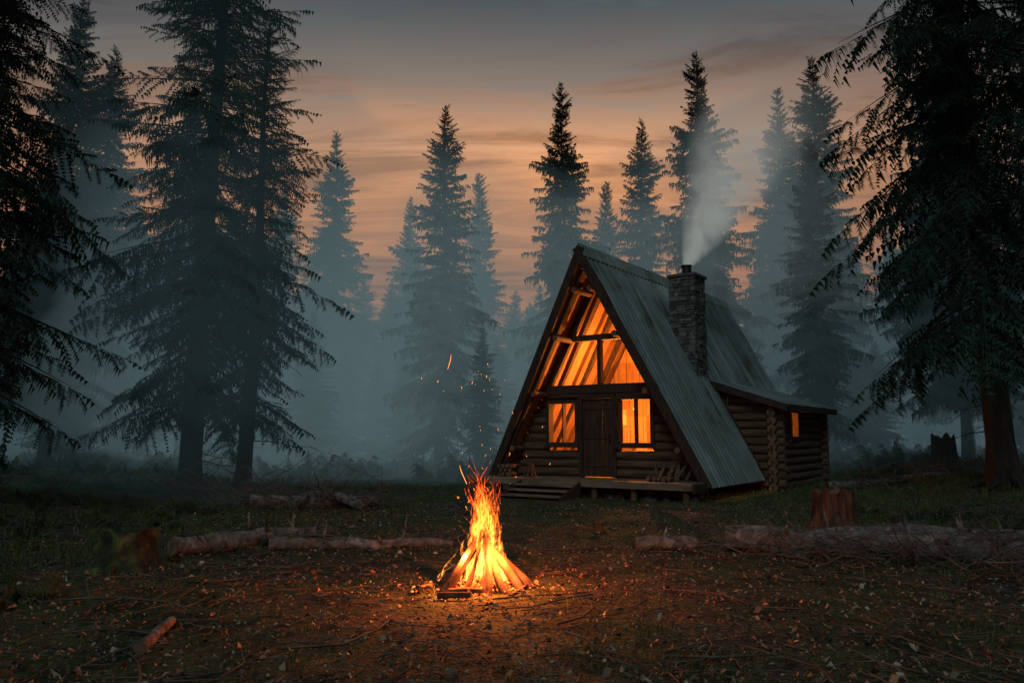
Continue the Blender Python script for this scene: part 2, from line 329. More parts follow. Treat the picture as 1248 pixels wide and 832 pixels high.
def hero(x,y,Ht,Lmax,zb,r0,lean,seed,dz=.33,nb=6,power=.62,dead=14,gap=.16,droop=-24):
    e=empty('spruce_tree',(x,y,H(x,y)))
    C,lb=crown(seed,Ht,Lmax,zb,dz,nb,HI,lean,gap,True,power,droop)
    A=np.concatenate([C,np.array(lb,dtype=np.float32)]); mi=np.zeros(len(A),int); mi[len(C):]=1
    link(bpy.data.objects.new('crown',tri_mesh('crown',A,[M_need,M_bark],mi)),e)
    g=Geo(); P,r_=trunk_pts(Ht,lean,r0,seed,22); g.tube(P,r_,18,0,jit=.16)
    for k in range(6):
        a=k*1.05+seed; g.tube([(0,0,.35),(math.cos(a)*r0*1.3,math.sin(a)*r0*1.3,.1),(math.cos(a)*r0*2.8,math.sin(a)*r0*2.8,-.08)],[r0*.45,r0*.33,r0*.1],7,0)
    rr=random.Random(seed)
    for k in range(dead):
        zz=rr.uniform(.9,zb+2.5); a=rr.random()*6.28; l=rr.uniform(.5,2.4); px=lean[0]*zz/Ht; py=lean[1]*zz/Ht; pts=[];d=rr.uniform(.1,.45)
        for q in range(6):
            t=q/5; pts.append((px+math.cos(a+t*.3)*l*t,py+math.sin(a+t*.3)*l*t,zz-d*l*t*t+.05*rr.uniform(-1,1)*l*t))
        g.tube(pts,[.022,.016,.012,.009,.006,.003],5,0)
        for q in (2,3,4):
            b=a+rr.choice((-.8,.8)); p0=pts[q]; m=l*.3
            g.tube([p0,(p0[0]+math.cos(b)*m*.5,p0[1]+math.sin(b)*m*.5,p0[2]-.06*m),(p0[0]+math.cos(b)*m,p0[1]+math.sin(b)*m,p0[2]-.3*m)],[.008,.005,.002],4,0)
    g.build('trunk',[M_bark],e)
hero(-8.3,20.8,20,3.7,2.6,.29,(.4,0),3,dead=20,gap=.12,nb=7)
hero(-7.5,22.6,14,2.4,2.4,.22,(.2,.2),5,dead=12)
hero(-10.7,15.0,22,3.0,2.4,.30,(-.3,0),8,gap=.06,nb=7,dz=.30)
hero(12.25,20,24,4.9,4.2,.32,(-1.0,0),12,dz=.42,power=.5,dead=26,gap=.2,droop=-32)
hero(15.6,18.2,22,3.2,4.6,.26,(.4,0),15,dead=8)
# ---------------------------------------------------------------- undergrowth
def frond_cluster(x,y,s,out,n=8):
    for k in range(n):
        a=random.random()*6.28; Lb=s*random.uniform(.6,1.2); A=LO[random.randrange(5)]*np.array([Lb,Lb*.55,Lb*3.0]); pt=math.radians(random.uniform(30,65))
        cp,s_=math.cos(pt),math.sin(pt); Ry=np.array([[cp,0,-s_],[0,1,0],[s_,0,cp]]); cy,sy=math.cos(a),math.sin(a); Rz=np.array([[cy,-sy,0],[sy,cy,0],[0,0,1]])
        out.append(A.reshape(-1,3)@(Rz@Ry).T+np.array([x,y,H(x,y)]))
M_fern=mat('undergrowth_leaf',[(.3,(.022,.035,.014)),(.6,(.052,.078,.028)),(.8,(.10,.13,.045))],scale=1.2,bump=0,rough=.7,detail=2)
o=[];c=0
while c<460:
    y=random.uniform(6.5,34); x=random.uniform(-.85,.85)*y
    inner=(abs(x-.8)<4.4+.11*y and y<29) or (-2<x<13 and 17<y<31) or (y<13.5 and -.56<x/y<-.2)
    if inner or gmask(x,y)<-.1: continue
    c+=1; frond_cluster(x,y,random.uniform(.13,.38)*(1+.6*sstep(15,28,y)),o,7)
for i in range(110):
    y=random.uniform(28,38); x=random.uniform(-.75,.75)*y
    if 1<x<13 and y<33: continue
    frond_cluster(x,y,random.uniform(.6,1.2),o,9)
for i in range(70):
    y=random.uniform(6,16); x=random.uniform(-6,7)
    if math.hypot(x-FX,y-FY)<2.4: continue
    frond_cluster(x,y,random.uniform(.05,.12),o,5)
link(bpy.data.objects.new('undergrowth',tri_mesh('undergrowth',np.concatenate(o).reshape(-1,3,3),[M_fern])))
# ---------------------------------------------------------------- cabin
TH=math.radians(-34.5); CB=empty('a_frame_log_cabin',(2.1,21.35,0),TH)
HW,Z0,ZA=3.3,.38,6.64; nx_,nz_=.884,.466
def P(s,a,t,off=0): return (s*(HW*(1-t)+off*nx_),a,Z0+(ZA-Z0)*t+off*nz_)
def slab(g,s,t0,t1,a0,a1,o0,o1,mi):
    vs=[]
    for off in (o0,o1):
        for t in (t0,t1):
            for a in (a0(t),a1): vs.append(P(s,a,t,off))
    g.hexa(vs,mi)
fr=lambda t:-.5*t-.0
g=Geo(); slab(g,-1,0,.985,fr,10.7,-.16,-.05,0); slab(g,1,0,.985,fr,4.15,-.16,-.05,0); slab(g,1,.43,.985,lambda t:4.15,10.7,-.16,-.05,0)
for a in (.0,1.3,2.5,3.6):
    for s in (-1,1): slab(g,s,.02,.97,lambda t,a=a:a-.3*t,a+.09-.1,-.27,-.165,1)
g.build('roof_deck',[M_soff,M_dark],CB)
def corr(name,s,t0,t1,a0,a1,na,ntt):
    V=[];F=[]
    for j in range(ntt+1):
        t=t0+(t1-t0)*j/ntt; row=(1-t)*3.2; lap=.02*(row-math.floor(row))
        for i in range(na+1):
            a=a0(t)+(a1-a0(t))*i/na
            V.append(P(s,a,t,.0+.034*math.sin(2*math.pi*a/.25)+lap+.006*noise.noise(Vector((a,t*6,s)))))
    for j in range(ntt):
        for i in range(na): F.append((j*(na+1)+i,j*(na+1)+i+1,(j+1)*(na+1)+i+1,(j+1)*(na+1)+i))
    me=bpy.data.meshes.new(name); me.from_pydata(V,[],F); me.materials.append(M_roof); me.polygons.foreach_set('use_smooth',[True]*len(F)); link(bpy.data.objects.new(name,me),CB)
corr('metal_roof_left',-1,-.005,1,fr,10.75,420,32)
corr('metal_roof_right',1,-.008,1,lambda t:fr(t)-.03,4.2,190,64)
corr('metal_roof_right_rear',1,.43,1,lambda t:4.2,10.75,280,40)
g=Geo()
for s in (-1,1):
    vs=[]
    for off in (-.20,.03):
        for t in (-.004,1.0):
            for a in (fr(t)-.10,fr(t)-.04): vs.append(P(s,a,t,off))
    g.hexa(vs,0)
vs=[]
for off in (-.2,.03):
    for t in (.0,.43):
        for a in (4.22,4.28): vs.append(P(1,a,t,off))
g.hexa(vs,0)
g.prism([(-.2,ZA-.30),(0,ZA+.08),(.2,ZA-.30),(.17,ZA-.30),(0,ZA+.04),(-.17,ZA-.30)],-.58,10.8,1)
for t in (.16,.40,.64,.84):
    for s in (-1,1):
        p=P(s,0,t,-.33); g.tube([(p[0],fr(t)-.02,p[2]),(p[0],.35,p[2]),(p[0],.62,p[2])],[.08,.08,.08],10,2,3,.06)
g.tube([(0,-.42,ZA-.5),(0,4,ZA-.5)],[.11,.11],10,2,3)
g.build('roof_trim',[M_dark,M_roof,M_log,M_end],CB)
WA=.6; ops=[(-1.62,-.70,1.36,2.52),(-.56,.46,.3,2.62),(.57,1.56,1.36,2.58)]
def inner(z): return HW*(ZA-z)/(ZA-Z0)-.20
def logrow(g,z,x0,x1,cut,horiz=True,fix=0,ext=0):
    iv=[(x0,x1)]
    for (a,b,c,d) in cut:
        if z>c-.08 and z<d+.08:
            nv=[]
            for (u,v) in iv:
                if b<=u or a>=v: nv.append((u,v)); continue
                if a>u: nv.append((u,a))
                if b<v: nv.append((b,v))
            iv=nv
    for (u,v) in iv:
        if v-u<.05: continue
        k=max(2,int((v-u)/.5)+1); pts=[];rad=[]
        for q in range(k+1):
            t=u+(v-u)*q/k; w_=.014*noise.noise(Vector((t*1.3,z*9,fix)))
            pts.append((t,fix+w_,z+w_) if horiz else (fix+w_,t,z+w_)); rad.append(.127*(1+.10*noise.noise(Vector((t,z*5,2)))))
        g.tube(pts,rad,12,0,1,.07)
        if horiz: g.box(u,v,fix-.02,fix+.06,z-.118,z+.118,2)
        else: g.box(fix-.06,fix+.02,u,v,z-.118,z+.118,2)
g=Geo(); z=.12
while z<2.75: 
    hw=min(inner(z),2.95) if z<.4 else inner(z); logrow(g,z,-hw,hw,ops,True,WA); z+=.236
AF,AS,AE=4.42,3.55,9.5
z=.12
while z<2.4: logrow(g,z,AF-.28,AE+.28,[(5.5,6.4,1.5,2.32)],False,AS); z+=.236
z=.0+.238
while z<3.05:
    rmax=min(AS+.28,1.8+(3.15-z)/.7*2.1-.12); logrow(g,z,1.2,rmax,[],True,AF); z+=.236
z=.24
while z<2.5: logrow(g,z,1.2,AS+.28,[],True,AE); z+=.236
g.prism([(-3.0,.1),(3.0,.1),(0,ZA-.35)],10.2,10.3,2)
g.build('log_walls',[M_log,M_end,M_dark],CB)
g=Geo()
def gz(z): return HW*(ZA-z)/(ZA-Z0)-.17
g.box(-gz(2.86),gz(2.86),WA-.16,WA+.1,2.74,2.98,0)
for s in (-1,1):
    g.prism([(s*gz(2.985),2.985),(s*1.55,2.985),(s*.03,5.78),(s*.03,ZA-.4)],WA-.03,WA+.07,0)
    g.prism([(s*1.66,2.985),(s*1.52,2.985),(0,5.74),(0,5.98)],WA-.12,WA-.032,1)
g.box(-.92,.92,WA-.11,WA+.05,4.20,4.36,1)
g.box(-.055,.055,WA-.10,WA+.05,2.985,4.198,1)
g.build('gable_frame',[M_dark,M_dark],CB)
g=Geo()
for (a,b,c,d) in (ops[0],ops[2]):
    f=.04; y0,y1=WA-.17,WA+.08
    g.box(a-.06,a+f,y0,y1,c-.06,d+.06); g.box(b-f,b+.06,y0,y1,c-.06,d+.06)
    g.box(a+f,b-f,y0+.003,y1,d-f,d+.06); g.box(a+f,b-f,y0+.003,y1,c-.06,c+f); g.box(a-.09,b+.09,y0-.06,y0-.002,c-.10,c-.05)
    m=(a+b)/2; g.box(m-.02,m+.02,y0+.05,y1-.03,c+f,d-f)
a,b,c,d=ops[1]
g.box(a-.06,a+.05,WA-.18,WA+.1,.47,d+.09); g.box(b-.05,b+.06,WA-.18,WA+.1,.47,d+.09); g.box(a+.05,b-.05,WA-.178,WA+.1,d-.03,d+.09)
a,b,c,d=5.5,6.4,1.5,2.32
g.box(AS-.08,AS+.17,a-.05,a+.06,c-.06,d+.06); g.box(AS-.08,AS+.17,b-.06,b+.05,c-.06,d+.06); g.box(AS-.08,AS+.168,a+.06,b-.06,d-.06,d+.06); g.box(AS-.08,AS+.168,a+.06,b-.06,c-.06,c+.06); g.box(AS-.04,AS+.1,5.93,5.97,c+.06,d-.06)
g.build('window_and_door_frames',[M_dark],CB)
g=Geo()
for k in range(6):
    x=-.51+k*.153; g.box(x,x+.147,WA-.10,WA-.04,.48,2.585,0)
for z in (.75,1.5,2.3): g.box(-.5,.4,WA-.125,WA-.102,z,z+.13,0)
g.tube([(.33,WA-.20,1.42),(.33,WA-.20,1.62)],[.013,.013],8,1); g.box(.31,.35,WA-.19,WA-.1,1.42,1.45,1); g.box(.31,.35,WA-.19,WA-.1,1.59,1.62,1)
M_iron=mat('iron',[(.3,(.02,.02,.02)),(.7,(.06,.06,.06))],rough=.5,metal=.8,bump=.1)
g.build('door',[M_door,M_iron],CB)
g=Geo(); y=WA+.0
for (a,b,c,d) in (ops[0],ops[2]): g.add([(a,y,c),(b,y,c),(b,y,d),(a,y,d)],[(0,1,2,3)])
g.add([(-1.55,y,2.98),(1.55,y,2.98),(0,y,5.8)],[(0,1,2)]); g.add([(AS+.03,5.5,1.5),(AS+.03,6.4,1.5),(AS+.03,6.4,2.32),(AS+.03,5.5,2.32)],[(0,1,2,3)])
g.build('window_glass',[M_glass],CB)
g=Geo(); g.box(-2.8,2.8,WA+.1,4.1,.36,.45,1)
g.prism([(-2.9,.45),(2.9,.45),(.1,5.9),(-.1,5.9)],4.0,4.1,0)
g.box(-1.75,1.75,2.9,3.99,2.78,2.9,1)
for a in (1.9,3.1):
    for s in (-1,1): slab(g,s,.05,.93,lambda t,a=a:a,a+.08,-.28,-.162,1)
for k in range(12): g.box(-2.6+k*.45,-2.59+k*.45,3.985,3.998,.45,2.7,1)
for k in range(9): g.box(-1.8+k*.45,-1.785+k*.45,3.985,3.998,2.95,3.2+2.4*(1-abs(-1.8+k*.45)/1.9),1)
g.box(-1.5,-.6,3.7,3.98,.45,1.3,1); g.box(-2.2,-1.2,3.75,3.98,1.7,1.74,1); g.box(-2.0,-1.8,3.78,3.95,1.74,1.98,2); g.box(-1.7,-1.5,3.8,3.95,1.74,1.9,3)
g.box(.7,1.5,1.6,2.3,1.12,1.17,1)
for x in (.75,1.45):
    for yy in (1.65,2.25): g.box(x-.03,x+.03,yy-.03,yy+.03,.45,1.12,1)
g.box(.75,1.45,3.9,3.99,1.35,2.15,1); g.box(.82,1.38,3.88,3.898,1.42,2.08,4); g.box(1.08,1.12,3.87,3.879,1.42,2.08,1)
g.box(-1.4,-.9,3.93,3.99,1.9,2.4,3); g.box(-.1,.25,3.7,3.98,.45,2.2,1)
M_cream=mat('painted_panel',[(.3,(.6,.5,.3)),(.7,(.75,.62,.4))],bump=.1)
g.build('interior',[M_warm,M_inst,M_stone,M_cream,emis('glowing_back_window',(1,.52,.10),1.7)],CB)  # back-wall window: its brightness is emission put into the panel material
def lamp(name,loc,en,parent,col=(1,.33,.06),rad=0):
    l=bpy.data.lights.new(name,'POINT'); l.energy=en; l.color=col; l.shadow_soft_size=rad; o=bpy.data.objects.new(name,l); o.location=loc; link(o,parent); return o
M_bulb=emis('lamp_globe',(1,.5,.12),2.2)
def globe(x,y,z,top):
    g=Geo(); pts=[(x,y,z-.06+.12*i/6) for i in range(7)]; g.tube(pts,[.015,.045,.06,.065,.06,.045,.015],12,0); g.tube([(x,y,z+.07),(x,y,top)],[.008,.008],6,1); g.build('pendant_lamp',[M_bulb,M_iron],CB)
globe(.25,2.2,2.35,2.75); globe(.0,2.2,4.35,6.0)
lamp('lower_room_light',(.2,2.0,2.1),500,CB); lamp('loft_light',(0,1.6,3.5),430,CB); lamp('annex_light',(2.9,6.0,1.9),150,CB)
g=Geo(); g.box(2.2,2.28,4.6,9.3,.2,2.9,0); g.box(2.2,3.4,4.6,9.3,.3,.36,0); g.build('annex_interior',[M_warm],CB)
g=Geo(); n=220; V=[];F=[]
for j,(r_,z_) in enumerate(((1.75,3.24),(2.85,2.87),(4.05,2.47))):
    for i in range(n+1):
        a=4.0+6.1*i/n; V.append((r_,a,z_+.02*math.sin(2*math.pi*a/.25)))
for j in range(2):
    for i in range(n): F.append((j*(n+1)+i,(j+1)*(n+1)+i,(j+1)*(n+1)+i+1,j*(n+1)+i+1))
g.add(V,F,0,True)
g.hexa([(1.75,4.02,3.08),(4.0,4.02,2.33),(1.75,10.05,3.08),(4.0,10.05,2.33),(1.75,4.02,3.20),(4.0,4.02,2.45),(1.75,10.05,3.20),(4.0,10.05,2.45)],1)
g.hexa([(1.7,3.96,3.04),(4.06,3.96,2.27),(1.7,4.017,3.04),(4.06,4.017,2.27),(1.7,3.96,3.24),(4.06,3.96,2.455),(1.7,4.017,3.24),(4.06,4.017,2.455)],2)
g.box(4.003,4.05,4.02,10.05,2.28,2.44,2)
g.build('annex_roof',[M_roof,M_soff,M_dark],CB)
g=Geo(); cxx,cyy=1.38,3.55; hx,hy=.37,.42; z=2.2
g.box(cxx-hx+.05,cxx+hx-.05,cyy-hy+.05,cyy+hy-.05,2.2,6.2,1)
while z<6.15:
    hgt=random.uniform(.06,.15)
    for side in range(4):
        Lh=hx if side%2==0 else hy; u=-Lh-.02
        while u<Lh:
            wd=random.uniform(.10,.30); u2=min(u+wd,Lh+.02)
            if u2-u>.03:
                pr=random.uniform(0,.05); 
                if side==0: q=(cxx+u,cxx+u2-.008,cyy-hy-pr,cyy-hy+.09)
                elif side==2: q=(cxx+u,cxx+u2-.008,cyy+hy-.09,cyy+hy+pr)
                elif side==1: q=(cxx+hx-.09,cxx+hx+pr,cyy+u,cyy+u2-.008)
                else: q=(cxx-hx-pr,cxx-hx+.09,cyy+u,cyy+u2-.008)
                j=lambda:random.uniform(-.012,.012)
                vs=[(x+j(),y+j(),zz+j()) for zz in (z,z+hgt-.014) for y in q[2:] for x in q[:2]]; g.hexa(vs,0)
            u=u2
    z+=hgt
g.box(cxx-hx-.07,cxx+hx+.07,cyy-hy-.07,cyy+hy+.07,z,z+.08,0)
g.tube([(cxx,cyy,z+.08),(cxx,cyy,z+.36)],[.15,.13],16,2); g.tube([(cxx,cyy,z+.36),(cxx,cyy,z+.40)],[.17,.17],16,2)
ztop=z+.4
g.build('stone_chimney',[M_stone,M_dark,M_iron],CB)
g=Geo(); a=-.85
while a<.42:
    g.box(-3.35,3.15,a,a+.135,.41,.455+random.uniform(-.003,.003),0); a+=.143
g.box(-3.36,3.16,-.92,-.855,.30,.452,0); g.box(-3.42,-3.362,-.9,.42,.24,.44,1); g.box(3.162,3.22,-.9,.42,.24,.44,1)
for x in (-3.1,-1.9,.5,1.6,2.95):
    for y in (-.75,.2): g.tube([(x,y,-.15),(x,y,.40)],[.09,.08],10,2,None,.1)
for k,(y0,zt) in enumerate(((-1.24,.34),(-1.56,.225),(-1.88,.11))):
    g.box(-1.6,.15,y0,y0+.31,zt-.045,zt,0); g.box(-1.55,.10,y0+.27,y0+.30,zt-.12,zt-.047,1)
for x in (-1.65,.15):
    g.hexa([(x,-1.90,-.05),(x+.05,-1.90,-.05),(x,-.925,-.05),(x+.05,-.925,-.05),(x,-1.90,.07),(x+.05,-1.90,.07),(x,-.925,.42),(x+.05,-.925,.42)],1)
g.box(-2.6,3.0,.3,.44,-.1,.40,1)
for k in range(46):
    x=random.uniform(-2.9,3.1); s=random.uniform(.06,.13)
    g.tube([(x,-.45+random.uniform(-.2,.2),-.05),(x,-.45,s*.5),(x,-.45,s)],[s*.9,s,s*.4],7,3,None,.3)
g.build('front_deck',[M_deck,M_dark,M_log,M_stone],CB)
def stack(name,x0,x1,y,z,rows,L_=.4):
    g=Geo(); r=.065
    for j in range(rows):
        x=x0+r*(j%2)+r
        while x<x1-r*(j%2):
            rr=r*random.uniform(.7,1); g.tube([(x,y-L_/2+random.uniform(-.04,.04),z+r+j*r*1.7),(x+random.uniform(-.01,.01),y+L_/2,z+r+j*r*1.7)],[rr,rr],7,0,1,.3); x+=2*r*1.02
    g.build(name,[M_log,M_end],CB)
stack('firewood_stack',-2.85,-2.35,-.1,.455,3)
g=Geo()
for k in range(8):
    a=k*.8; g.tube([(-1.85+math.cos(a)*.2,-.15+math.sin(a)*.16,.46),(-1.85+math.cos(a)*.03,-.12,.82+random.random()*.1)],[.035,.028],7,0,1)
for k in range(10):
    x=1.85+random.random()*.8; g.tube([(x,.05+random.uniform(-.25,.1),.46),(x+random.uniform(-.25,.25),.3,.9)],[.045,.04],7,0,1)
g.build('leaning_firewood',[M_log,M_end],CB); stack('firewood_stack_low',1.75,2.4,-.2,.455,1,.35)
# ---------------------------------------------------------------- campfire
CF=empty('campfire',(FX,FY,H(FX,FY)))
g=Geo()
for k in range(12):
    a=k*2*math.pi/12+.1+random.uniform(-.14,.14); r0=random.uniform(.42,.56); rr=random.uniform(.028,.052); tp=random.uniform(.0,.07)
    p0=Vector((math.cos(a)*r0,math.sin(a)*r0*.9,.0)); p1=Vector((-math.cos(a)*tp+random.uniform(-.04,.04),-math.sin(a)*tp,.60+random.uniform(-.12,.08)))
    g.tube([p0+(p1-p0)*t+Vector((random.uniform(-.01,.01),random.uniform(-.01,.01),0)) for t in (0,.2,.4,.6,.8,1)],[rr,rr*1.04,rr*.96,rr*.95,rr*.85,rr*.7],9,0,1,.3)
for k in range(14):
    a=random.random()*6.28; r0=random.uniform(.35,.72); b=a+random.uniform(1.1,2.0); l=random.uniform(.2,.45)
    x,y=math.cos(a)*r0,math.sin(a)*r0; rr=random.uniform(.014,.036); g.tube([(x-math.cos(b)*l*.5,y-math.sin(b)*l*.5,rr),(x+math.cos(b)*l*.5,y+math.sin(b)*l*.5,rr+.03)],[rr,rr*.8],8,0,1,.2)
g.build('teepee_logs',[M_char,M_end],CF)
em=bpy.data.materials.new('embers'); em.use_nodes=True; nt=em.node_tree; p=nt.nodes['Principled BSDF']; L=nt.links
gi=N(nt,'ShaderNodeNewGeometry'); p.inputs['Base Color'].default_value=(.02,.015,.012,1)
L.new(ramp(nt,gi.outputs['Random Per Island'],[(.25,(.0,.0,.0)),(.55,(.8,.06,.008)),(.95,(1,.26,.03))]),p.inputs['Emission Color']); p.inputs['Emission Strength'].default_value=2.6; nolight(em)
g=Geo()
for k in range(620):
    a=random.random()*6.28; q=abs(random.gauss(0,.27)); x,y=math.cos(a)*q,math.sin(a)*q; s=random.uniform(.007,.022); zz=max(0,.09*(1-q/.4))+.008
    g.tube([(x-s,y,zz),(x,y+s*.3,zz+s*.4),(x+s,y,zz)],[s*.4,s*.8,s*.4],5,0,None,.3)
g.build('ember_bed',[em],CF)
g=Geo()
for k in range(220):
    a=random.random()*6.28; q=.4+abs(random.gauss(0,.42)); x,y=math.cos(a)*q*1.3,math.sin(a)*q; s=random.uniform(.002,.007)
    zz=H(FX+x,FY+y)-H(FX,FY)+.018; g.tube([(x-s,y,zz),(x+s,y+s*.5,zz)],[s*.6,s*.5],4,0)
g.build('scattered_embers',[em],CF)
fm=bpy.data.materials.new('flame'); fm.use_nodes=True; nt=fm.node_tree; nt.nodes.clear(); L=nt.links; nolight(fm)
uv=N(nt,'ShaderNodeUVMap'); sp=N(nt,'ShaderNodeSeparateXYZ'); L.new(uv.outputs[0],sp.inputs[0]); U,Vv=sp.outputs[0],sp.outputs[1]
tc=N(nt,'ShaderNodeTexCoord'); mp=N(nt,'ShaderNodeMapping'); mp.inputs['Scale'].default_value=(17,17,4.5); L.new(tc.outputs['Object'],mp.inputs[0])
no=N(nt,'ShaderNodeTexNoise'); no.inputs['Scale'].default_value=1; no.inputs['Detail'].default_value=5; no.inputs['Distortion'].default_value=2.4; L.new(mp.outputs[0],no.inputs[0])
uu=math_n(nt,'ABSOLUTE',math_n(nt,'SUBTRACT',math_n(nt,'MULTIPLY',U,2),1))
edge=math_n(nt,'SUBTRACT',1,math_n(nt,'POWER',uu,2.5),True)
st=N(nt,'ShaderNodeMapRange'); st.inputs['From Min'].default_value=.46; st.inputs['From Max'].default_value=.62; L.new(no.outputs[0],st.inputs[0])
fade=math_n(nt,'POWER',math_n(nt,'SUBTRACT',1,Vv,True),.55)
stren=math_n(nt,'MULTIPLY',math_n(nt,'MULTIPLY',edge,math_n(nt,'ADD',st.outputs[0],.03)),math_n(nt,'MULTIPLY',fade,3.3))
so_=N(nt,'ShaderNodeSeparateXYZ'); L.new(tc.outputs['Object'],so_.inputs[0])
colr=ramp(nt,so_.outputs[2],[(0,(1,.33,.05)),(.40,(1,.23,.024)),(.75,(1,.14,.013)),(1,(.95,.08,.008))])
e=N(nt,'ShaderNodeEmission'); L.new(colr,e.inputs[0]); L.new(stren,e.inputs[1]); tr=N(nt,'ShaderNodeBsdfTransparent'); ad=N(nt,'ShaderNodeAddShader'); L.new(e.outputs[0],ad.inputs[0]); L.new(tr.outputs[0],ad.inputs[1])
oo=N(nt,'ShaderNodeOutputMaterial'); L.new(ad.outputs[0],oo.inputs[0])
V=[];F=[];UVS=[]
for k in range(110):
    q=abs(random.gauss(0,.21)); a0=random.random()*6.28; bx,by=math.cos(a0)*q,math.sin(a0)*q
    h=max(.22,(1.25-1.8*q))*random.uniform(.35,1.0); wd=random.uniform(.018,.052)*(1+.5*(h>.7)); yaw=random.random()*3.14; ph=random.random()*6; am=random.uniform(.03,.13); zb=random.uniform(.03,.6 if q<.16 else .14); ns=20
    h=min(h,(1.42-zb)*random.uniform(.72,1)); dx,dy=random.gauss(-.02,.09),random.gauss(0,.08)
    b=len(V)
    for i in range(ns+1):
        t=i/ns; cx_=bx*(1-.45*t)+am*math.sin(ph+t*6.5)*t+dx*t*t; cy_=by*(1-.45*t)+am*math.cos(ph+t*5.5)*t+dy*t*t; wl=wd*(math.sin(math.pi*min(1,t*.85+.16)**.8))*(1-t)**.35
        yy=yaw+t*1.6
        for j in range(5):
            u=j/4; o=(u-.5)*2*wl; bend=(1-(2*u-1)**2)*wl*.5
            V.append((cx_+math.cos(yy)*o-math.sin(yy)*bend,cy_+math.sin(yy)*o+math.cos(yy)*bend,zb+h*t)); UVS.append((u,t))
    for i in range(ns):
        for j in range(4): F.append((b+i*5+j,b+i*5+j+1,b+(i+1)*5+j+1,b+(i+1)*5+j))
me=bpy.data.meshes.new('flames'); me.from_pydata(V,[],F); ul=me.uv_layers.new(name='UVMap')
ul.data.foreach_set('uv',[c for l in me.loops for c in UVS[l.vertex_index]]); me.materials.append(fm); me.polygons.foreach_set('use_smooth',[True]*len(F)); link(bpy.data.objects.new('flames',me),CF)
g=Geo(); M_spark=emis('spark_glow',(1,.26,.04),3.5)
for k in range(60):
    t=random.random(); zz=.8+1.5*t*t+.1*random.random(); x=random.gauss(-.10*t,.12+.20*t); y=random.gauss(0,.15); l=random.uniform(.004,.03); r=random.uniform(.001,.0026); a=random.uniform(-.6,.6)
    g.tube([(x,y,zz),(x+math.sin(a)*l,y,zz+math.cos(a)*l)],[r,r*.5],4,0)
g.tube([(-.40,0,2.32),(-.37,0,2.42),(-.365,0,2.48)],[.002,.003,.001],4,0)
g.tube([(-.19,.1,1.08),(-.25,.1,1.21),(-.27,.1,1.28)],[.002,.003,.001],4,0)
g.build('sparks',[M_spark],CF)
for (x,y,z_,en) in ((.03,-.02,.80,100),(.16,-.24,.42,72),(-.20,-.18,.36,72)):
    lamp('fire_light',(x,y,z_),en,CF,(1,.20,.032))
# ---------------------------------------------------------------- fallen logs and stumps
def flog(name,p0,p1,r0,r1,m=None,seg=18,stubs=3,br=0,lift=0):
    g=Geo(); n=18; pts=[];rad=[]
    for i in range(n+1):
        t=i/n; x=p0[0]+(p1[0]-p0[0])*t; y=p0[1]+(p1[1]-p0[1])*t; r=r0+(r1-r0)*t
        w_=noise.noise(Vector((x*.9,y*.9,7)))*.09; pts.append((x,y+w_,H(x,y)+r*.92+lift*math.sin(t*3.14)+.03*noise.noise(Vector((x*2,y,1))))); rad.append(r*(1+.16*noise.noise(Vector((x*2,y*2,2)))))
    rad[-1]*=.8
    g.tube(pts,rad,seg,0,1,.24)
    for k in range(stubs):
        i=random.randrange(2,n-1); a=random.uniform(-1.2,1.2); l=random.uniform(.08,.35); b=Vector(pts[i]); d=Vector((random.uniform(-.5,.5),-math.sin(a),math.cos(a)+.2)).normalized()
        g.tube([b,b+d*(rad[i]+l*.5),b+d*(rad[i]+l)],[.03,.022,.010],6,0,1)
    for k in range(br):
        i=random.randrange(1,n); b=Vector(pts[i]); a=random.random()*6.28; l=random.uniform(.4,1.3); d=Vector((math.cos(a),math.sin(a)*.8,random.uniform(0,.6))); q=[]
        for j in range(6):
            t=j/5; v=b+d*l*t+Vector((random.uniform(-.03,.03),random.uniform(-.03,.03),-.35*l*t*t)); v.z=max(v.z,H(v.x,v.y)+.01); q.append(v)
        g.tube(q,[.014,.012,.009,.007,.005,.002],5,2)
        for j in (2,3,4):
            v=q[j]+Vector((random.uniform(-.3,.3),random.uniform(-.2,.2),random.uniform(-.05,.15)))*l*.6; g.tube([q[j],(q[j]+v)/2+Vector((0,0,.02)),v],[.006,.004,.002],4,2)
    g.build(name,[m or M_fallen,M_end,M_twig])
flog('fallen_log',(-4.45,10.7),(-2.85,12.7),.14,.12,stubs=6,br=4)
flog('fallen_log',(-3.4,11.45),(-.85,11.6),.095,.065,stubs=5,br=8)
flog('fallen_log',(-5.6,17.3),(-3.0,18.1),.17,.13,br=8)
flog('fallen_log',(-4.8,18.3),(-3.1,17.0),.13,.09,br=10,lift=.18)
flog('fallen_log',(3.0,11.4),(7.6,9.9),.185,.155,stubs=9,br=26)
flog('fallen_log',(3.9,12.1),(8.5,11.0),.11,.09,stubs=6,br=14,lift=.12)
flog('cut_log',(1.72,11.35),(2.58,11.3),.10,.095,stubs=1)
flog('cut_log',(-2.72,6.05),(-2.9,7.0),.045,.038,stubs=0)
flog('cut_log',(-.72,9.65),(-.30,9.3),.05,.045,stubs=0)
flog('fallen_log',(9.4,24.0),(13,23.6),.12,.08,stubs=3)
flog('fallen_log',(3.4,10.7),(5.0,10.9),.045,.03,br=16)
